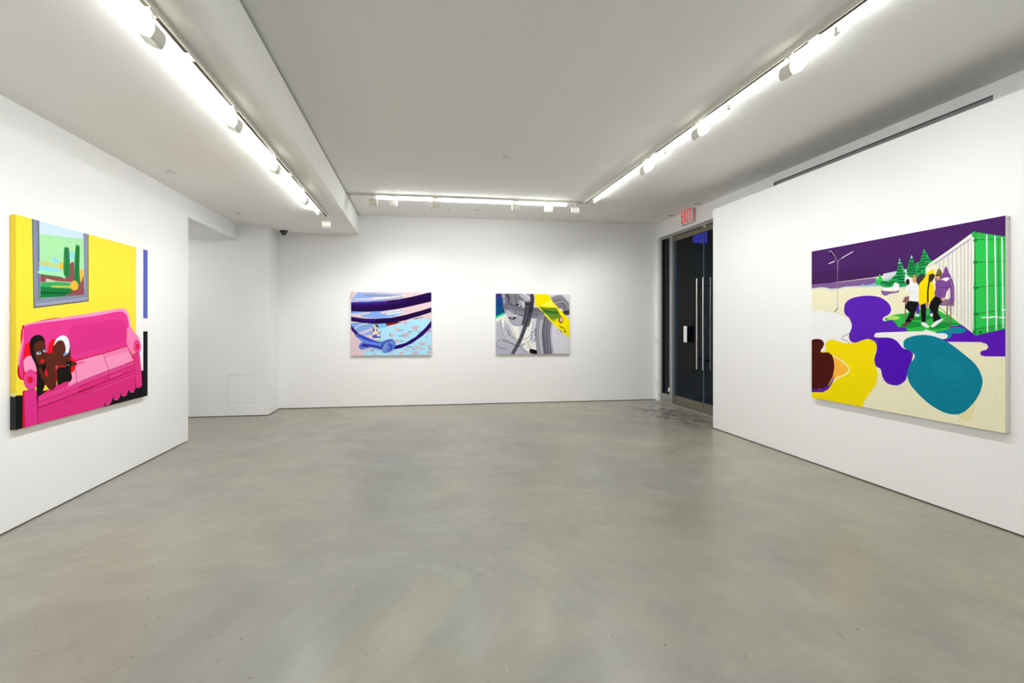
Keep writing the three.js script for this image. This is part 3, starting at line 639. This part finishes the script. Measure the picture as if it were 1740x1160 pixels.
const ART_RIBBONS = [ // a canvas 1000 wide and 807 high
'p #e2c8cf 0.0 -15,-7 1011,-17 1011,825 -15,815',
's #8fb1ee 0.0 20,87 89,10 167,18 298,8 403,39 438,88 333,127 211,124 141,131 54,122 15,118',
'b #a9bce8 53.8 167,36 403,39 633,50',
'b #b4c2e8 35.9 245,107 447,83 580,64',
'b #e4ccd4 19.7 46,96 184,92 368,75',
'b #e6ced4 14.4 272,76 491,65 669,41',
's #84a9ec 0.0 -15,239 184,250 438,241 545,232 669,240 607,277 509,314 368,336 245,332 141,314 98,292 -15,279',
'b #e3cad2 23.2 -6,290 89,286 228,265',
'b #dcc8d6 27.0 368,269 491,259 598,241',
'b #b4c3e6 25.3 438,278 545,268 651,241',
's #80a6e2 0.0 -6,404 141,386 438,395 425,458 351,476 245,530 167,548 80,520 20,467',
's #74c2f0 0.0 351,404 438,399 425,445 333,467',
'b #a4b6e0 26.8 28,502 89,440 211,404',
'b #d8c2d2 30.4 98,529 176,503 254,467',
'p #acdff6 0.0 324,472 438,442 616,397 758,349 857,322 920,322 1011,372 1011,825 132,816 167,767 245,719 368,629 351,566',
'p #dcc6cf 0.0 839,335 1011,276 1011,367 938,331',
'p #cfb3c0 0.0 642,371 705,368 670,431',
'p #cfb3c0 0.0 736,435 853,431 788,504',
'p #cfb3c0 0.0 536,461 607,459 568,509',
'p #cfb3c0 0.0 624,523 731,520 673,597',
'p #cfb3c0 0.0 461,534 531,531 492,594',
'p #cfb3c0 0.0 531,610 611,608 567,662',
'p #cfb3c0 0.0 821,648 947,646 878,691',
'p #cfb3c0 0.0 916,459 997,454 952,555',
'p #cfb3c0 0.0 745,696 880,696 805,723',
'p #cfb3c0 0.0 642,720 731,719 682,752',
'p #cfb3c0 0.0 584,764 656,762 616,807',
'p #cfb3c0 0.0 749,761 839,759 790,814',
'p #cfb3c0 0.0 934,754 1015,752 970,806',
'p #cfb3c0 0.0 491,744 562,744 523,767',
'p #cfb3c0 0.0 250,782 320,781 281,804',
'p #cfb3c0 0.0 821,721 929,721 870,744',
'p #cfb3c0 0.0 943,684 1006,683 971,719',
'p #cfb3c0 0.0 461,771 505,770 480,797',
'p #cfb3c0 0.0 202,736 307,736 249,755',
'p #8a2114 0.0 425,397 580,379 614,384 545,408 438,433',
'p #8a2a1c 0.0 758,351 821,326 866,322 812,342',
'l #3a2038 6.3 584,495 651,481',
'l #3a2038 6.4 705,511 758,500',
'l #3a2038 6.4 803,488 821,484',
'l #3a2038 6.4 961,497 1011,488',
'l #3a2038 6.4 965,729 1011,726',
'l #3a2038 6.3 483,526 474,549',
'l #3a2038 6.3 607,627 653,624',
'l #3a2038 6.3 567,381 624,386',
'l #3a2038 6.4 848,326 893,320',
'l #3a2038 6.4 758,718 794,741',
'l #3a2038 6.4 929,570 940,582',
'l #3a2038 6.4 687,699 749,700',
'l #3a2038 6.3 589,558 651,558',
'l #3a2038 6.4 830,522 866,500',
'l #3a2038 6.3 276,743 245,747',
'p #220644 0.0 -15,132 184,128 368,117 580,92 758,56 1011,-10 1011,113 758,175 580,214 368,244 184,252 -15,247',
'b #38208a 26.8 -6,150 228,145 447,126',
'b #2c0c60 23.2 -6,181 315,170 669,104',
'p #20063f 0.0 -15,311 72,325 167,338 298,341 491,327 669,290 848,240 1011,189 1011,250 848,304 669,359 491,395 298,404 141,391 -15,367',
'b #2a0e6a 26.8 -6,333 141,359 298,373',
'p #290a66 0.0 522,731 540,683 669,649 803,568 920,459 1011,347 1011,433 893,554 758,650 624,712',
'p #2a0c6a 0.0 -15,395 37,467 89,525 167,570 245,602 228,629 141,592 63,552 -15,458',
's #5878d0 0.0 46,543 115,537 245,593 359,627 438,607 500,601 540,630 545,676 522,725 474,764 403,772 359,730 245,702 176,714 119,727 93,695 115,646 141,637 89,592',
'b #2f3cae 41.2 89,547 245,629 403,693',
'b #6a90e2 23.3 80,574 211,637 368,674',
'b #3444b0 35.8 132,673 245,678 386,715',
'b #89a8ea 54.1 394,747 438,675 509,630',
'b #3c4cb0 19.8 377,720 403,648 509,607',
'b #2c2a90 26.9 141,677 176,673 211,696',
'b #a8cdf2 21.5 141,736 245,723 351,742',
'b #4862c4 45.2 456,657 491,693 483,738',
's #9fe0b4 0.0 386,602 377,611 355,616 328,616 306,610 298,602 306,594 328,588 355,589 377,594',
's #e8dcd4 0.0 263,512 289,467 324,458 351,512 359,584 298,602 254,566',
's #564024 0.0 335,436 329,450 314,459 296,459 281,450 275,435 281,421 296,412 314,412 329,421',
's #e3c873 0.0 303,433 300,444 292,452 283,452 275,444 272,433 275,421 283,414 292,414 300,421',
's #f0cfc2 0.0 322,458 319,468 309,473 297,473 288,468 284,458 288,448 297,443 309,443 319,448',
'p #3a1a5c 0.0 270,462 286,467 289,498 272,503',
'p #3a1a5c 0.0 308,467 322,472 322,503 310,494',
's #f0d8cc 0.0 317,517 314,532 305,542 294,542 286,532 282,516 286,501 294,491 305,491 314,501',
's #4656b0 0.0 267,552 307,539 355,553 355,580 307,584 263,579',
'l #2c5a50 8.1 263,516 245,550',
'l #28324a 7.2 346,503 368,512',
'l #283a80 12.6 333,517 351,535',
's #d8ecee 0.0 349,553 346,560 338,565 328,565 320,560 317,553 320,545 328,541 338,541 346,545'];
const ART_PORTRAIT = [ // a canvas 1000 wide and 802 high
'p #d4d3dc 0.0 -14,-21 1019,-32 1019,819 -14,810',
'p #15407e 0.0 -14,-21 114,-22 99,137 123,259 -14,315',
'p #3a2f78 0.0 5,-2 110,-3 107,62 5,54',
'p #0c4a7c 0.0 5,166 99,165 110,259 5,296',
'p #38d890 0.0 -14,320 23,287 38,289 56,268 66,276 90,254 120,260 123,277 52,306 -14,334',
'p #eeeee6 0.0 -14,343 123,277 146,230 185,380 309,436 318,606 395,757 472,814 520,815 568,569 530,361 472,380 318,653 280,690 175,568 99,455 52,380',
'p #b9b9c6 0.0 5,380 71,343 90,492 146,605 5,632',
'p #bcbcca 0.0 118,343 175,408 261,587 299,634 280,681 146,586 99,474',
'p #b4b6c6 0.0 23,623 146,624 270,700 213,798 5,796 5,670',
'p #b8b8c8 0.0 328,681 395,747 472,795 270,798',
'p #cfcfda 0.0 481,380 549,342 559,607 491,663 453,635',
's #9d9bab 0.0 110,-13 491,-17 520,68 481,163 472,304 395,408 299,429 223,418 170,343 137,268 104,184 97,90',
'b #77757f 197.2 261,-24 261,42 270,136',
'b #55525c 56.2 146,-4 156,43 165,118',
'b #cac9d2 75.3 337,4 395,41 443,78',
'b #c4c3cc 65.6 146,258 242,296 376,324',
'b #b7b6c0 56.2 128,81 175,165 194,230',
'b #d2d1d8 43.3 309,107 356,135 383,182',
'b #8a8894 37.5 223,380 289,408 376,389',
'b #6a6875 112.3 116,137 261,202 395,267',
'b #8b8997 56.2 175,193 289,230 395,248',
'b #6c6a78 141.3 395,248 549,257 753,294',
's #a9a8b4 0.0 175,343 261,296 356,305 376,361 309,422 232,416 194,380',
'b #46434e 103.8 443,116 433,267 395,418',
'b #38353f 47.2 481,2 491,97 472,248',
'b #34313c 41.5 395,126 453,135 491,106',
'b #504d59 47.1 404,399 328,606 223,802',
'l #28262f 8.5 481,163 433,342 356,549 309,653',
'b #8e8d98 218.1 675,294 641,531 675,811',
'b #6b6a77 104.4 704,304 675,532 704,812',
'b #c3c3cc 28.4 617,361 597,531 617,797',
'b #77757f 85.5 753,85 881,60 969,160',
'b #64626e 104.6 802,161 910,141 999,246',
'b #33313a 57.2 881,265 940,256 1009,246',
'b #8b8a95 38.0 783,123 920,93 999,188',
'p #f7e200 0.0 499,-17 691,-19 763,95 1019,365 1019,609 861,475 724,351 520,130 535,77',
'p #fdee44 0.0 593,157 748,71 822,182',
'p #6c8a22 0.0 576,167 685,182 822,185 892,308 822,332 748,347',
'b #4d7a2c 56.8 627,228 724,256 832,265',
'p #a7bf2c 0.0 748,347 822,332 783,380',
'l #cfe060 5.7 564,162 783,380',
's #58241a 0.0 916,346 910,372 893,388 872,388 856,372 849,346 856,321 872,305 893,305 910,320',
's #e6ae98 0.0 912,343 907,362 895,374 880,374 868,363 863,343 868,324 880,313 895,313 907,324',
'l #6a6a10 5.7 861,418 890,446 930,465',
's #3a3a10 0.0 902,446 896,455 885,455 879,446 885,438 896,438',
'l #3c3a18 7.6 915,451 932,470 940,508',
's #4a4840 0.0 953,504 948,514 936,514 930,504 936,494 948,494',
'c #7a7a90 5.7 830,480 832,513 856,534 881,504 861,475 833,483',
'c #6a6a80 6.7 881,484 900,523 920,494',
'l #b0b0c0 3.8 856,546 856,584',
'l #b0b0c0 3.8 900,546 900,575',
'l #3a3842 8.4 107,67 146,85 175,129',
'c #3a3842 5.6 268,141 285,122 309,113 337,121',
'c #2a2832 6.6 266,153 289,136 318,143 347,168',
's #1a1820 0.0 306,149 301,155 289,158 278,156 273,149 278,142 289,140 301,142',
's #e2e1e6 0.0 328,156 324,162 316,164 308,162 305,156 308,151 316,149 324,151',
's #1a1820 0.0 342,162 339,168 333,171 327,168 325,162 327,155 333,152 339,155',
'c #3a3842 5.6 109,137 137,141 165,153',
'l #2c2a34 4.7 175,129 223,164',
'c #2c2a34 5.6 256,235 263,263 242,267',
'p #15131a 0.0 170,307 223,314 280,312 246,341 204,346 185,329',
'p #e6e4e2 0.0 192,324 237,324 213,337',
'c #33313a 3.7 66,324 78,455 128,577 270,685',
'l #1c1a20 8.4 90,625 146,628 270,685 328,695',
'c #3a3842 4.7 175,616 71,605 6,649 33,703 146,732',
'c #3a3842 3.7 116,315 175,380 242,502 266,577',
'l #1c1a22 7.5 156,474 175,530 194,554',
'c #3a3842 4.7 194,554 270,601 356,606 443,573 530,456',
'l #1e1c24 4.7 337,672 395,663 318,700',
'c #4a4852 4.7 347,691 385,757 433,771 462,729 424,691',
'c #4a4852 3.8 472,588 433,653 481,701',
'l #2a2832 7.6 481,503 489,523',
'l #2a2832 7.6 486,550 479,569',
'l #2a2832 7.6 479,588 486,607',
'l #2a2832 7.6 520,512 544,474',
'l #2a2832 7.6 520,550 541,531',
'l #2a2832 7.6 510,635 530,607',
'l #2a2832 7.5 409,636 414,644',
'p #141216 0.0 464,727 551,751 557,805 472,795 451,774'];

function paint(art, h, W, weave) {
  const c = canvas(W, Math.round(W * h / 1000)), g = c.getContext('2d'), k = W / 1000; g.scale(k, k);
  for (const line of art) {
    const [kind, color, wd, ...rest] = line.split(' '), P = rest.map((q) => q.split(',').map(Number)), w = Number(wd);
    const trace = (Q, closed, curved) => {
      g.beginPath(); g.moveTo(...Q[0]); const n = Q.length;
      if (!curved) for (let i = 1; i < n; i++) g.lineTo(...Q[i]);
      else for (let i = 0; i < (closed ? n : n - 1); i++) {
        const at = (j) => closed ? Q[(j + n) % n] : Q[Math.max(0, Math.min(n - 1, j))], a = at(i - 1), b = at(i), d = at(i + 1), e = at(i + 2);
        g.bezierCurveTo(b[0] + (d[0] - a[0]) / 6, b[1] + (d[1] - a[1]) / 6, d[0] - (e[0] - b[0]) / 6, d[1] - (e[1] - b[1]) / 6, ...d);
      }
      if (closed) g.closePath();
    };
    g.lineCap = 'round'; g.lineJoin = 'round'; g.setLineDash([]);
    if (kind === 'p' || kind === 's') { g.fillStyle = color; trace(P, true, kind === 's'); g.fill(); }
    else if (kind === 'b') {                                               // a dragged brush: many bristle lines side by side
      const base = new THREE.Color(color).convertLinearToSRGB(), n = Math.max(8, Math.round(w * 0.9));
      for (let i = 0; i < n; i++) {
        const off = ((i + 0.5) / n - 0.5) * w * (0.92 + 0.16 * rnd()), m = P.length, tone = 1 + 0.30 * noise(2, i / 7 + w, wd.length) + 0.22 * noise(3, i / 2.5, w) + 0.2 * (rnd() - 0.5), al = 0.3 + 0.6 * rnd();
        const Q = P.map((p, j) => { const a = P[Math.max(0, j - 1)], b = P[Math.min(m - 1, j + 1)], l = Math.hypot(b[0] - a[0], b[1] - a[1]) || 1, e = j === 0 || j === m - 1 ? (rnd() - 0.5) * w * 0.45 : 0; return [p[0] - (b[1] - a[1]) / l * off + (b[0] - a[0]) / l * e, p[1] + (b[0] - a[0]) / l * off + (b[1] - a[1]) / l * e]; });
        g.strokeStyle = `rgba(${Math.min(255, 255 * base.r * tone) | 0},${Math.min(255, 255 * base.g * tone) | 0},${Math.min(255, 255 * base.b * tone) | 0},${al.toFixed(2)})`; g.lineWidth = 1.6 + 1.6 * rnd() + w / n; trace(Q, false, true); g.stroke();
      }
    } else { g.strokeStyle = color; g.lineWidth = Math.max(1, w); if (kind === 'd') { g.lineCap = 'butt'; g.setLineDash([10, 7]); } trace(P, false, kind === 'c'); g.stroke(); }
  }
  g.setLineDash([]);
  for (let i = 0; i < 5000; i++) {                                         // uneven paint: faint dry bristle strokes over the flat areas
    const x = rnd() * 1000, y = rnd() * h, t = 6.28 * rnd(), l = 6 + 22 * rnd(); g.strokeStyle = rnd() < 0.5 ? `rgba(255,255,255,${0.03 * rnd()})` : `rgba(0,0,0,${0.025 * rnd()})`;
    g.lineWidth = 1 + 3 * rnd(); g.beginPath(); g.moveTo(x, y); g.quadraticCurveTo(x + l * Math.cos(t), y + l * Math.sin(t), x + 1.6 * l * Math.cos(t + 0.5), y + 1.6 * l * Math.sin(t + 0.5)); g.stroke();
  }
  return canvasTexture(c);
}
const weaveTile = grain(128, (x, y) => 128 + 50 * Math.sin(x * Math.PI / 2) * Math.sin(y * Math.PI / 2) + 50 * noise(9, x / 3, y / 3));
weaveTile.repeat.set(14, 11);
function painting(label, art, h, w, H, pos, turn, edge, seam) {
  const o = thing('painting', label, 'painting', null, pos); o.rotation.y = turn;
  const D = 0.040;
  const body = mesh('stretched_canvas', rbox(-w / 2, w / 2, -H / 2, H / 2, 0.001, D - 0.0012, 0.004, 3), edge, o);
  const f = new RoundedBoxGeometry(w - 0.001, H - 0.001, 0.004, 2, 0.0015), p = f.attributes.position, uv = f.attributes.uv;
  for (let i = 0; i < p.count; i++) uv.setXY(i, p.getX(i) / w + 0.5, p.getY(i) / H + 0.5);
  f.translate(0, 0, D - 0.002);
  mesh('painted_face', f, new THREE.MeshPhysicalMaterial({ map: paint(art, h, 1024), roughness: 0.85, specularIntensity: 0.15, bumpMap: weaveTile, bumpScale: 0.0003 }), o);
  if (seam) mesh('canvas_fold', join([rbox(w / 2 - 0.002, w / 2 + 0.0012, H / 2 - 0.028, H / 2 - 0.0255, 0.002, D - 0.003, 0.0005), rbox(w / 2 - 0.002, w / 2 + 0.0012, H / 2 - 0.027, H / 2 - 0.004, 0.001, 0.004, 0.0005)]), M.vent, o);
  return o;
}
const goldEdge = (() => {                                                  // the sofa picture runs on round its edge: yellow above, black below
  const c = canvas(64, 512), g = c.getContext('2d'); g.fillStyle = '#f7da2c'; g.fillRect(0, 0, 64, 512); g.fillStyle = '#151315'; g.fillRect(0, 432, 64, 80); g.fillStyle = '#efe9da'; for (let i = 0; i < 9; i++) g.fillRect(rnd() * 60, 424 + rnd() * 6, 3 + 9 * rnd(), 3 + 3 * rnd());
  for (let i = 0; i < 160; i++) { g.fillStyle = `rgba(214,160,20,${0.22 * rnd()})`; g.fillRect(rnd() * 64, rnd() * 424, 2 + 12 * rnd(), 1 + 6 * rnd()); }
  return std(0xffffff, 0.6, { map: canvasTexture(c) });
})();
painting('large painting of a woman and black cat on a pink sofa against yellow', ART_SOFA, 809, 1.875, 1.516, [XL, 1.468, -5.2825], Math.PI / 2, goldEdge);
painting('large painting of hooded people by a green container above purple pools', ART_YARD, 805, 1.886, 1.519, [XP, 1.4515, -4.076], -Math.PI / 2, M.rawCanvas, true);
painting('painting of dark purple ribbons sweeping over pale blue scales', ART_RIBBONS, 807, 1.391, 1.123, [-0.4715, 1.4665, ZB], 0, M.rawCanvas);
painting('painting of a large grey brushed face with a yellow band', ART_PORTRAIT, 802, 1.392, 1.117, [2.087, 1.4635, ZB], 0, M.rawCanvas);

scene.traverse((o) => { if (o.isLight) o.castShadow = true; });
renderer.render(scene, camera);
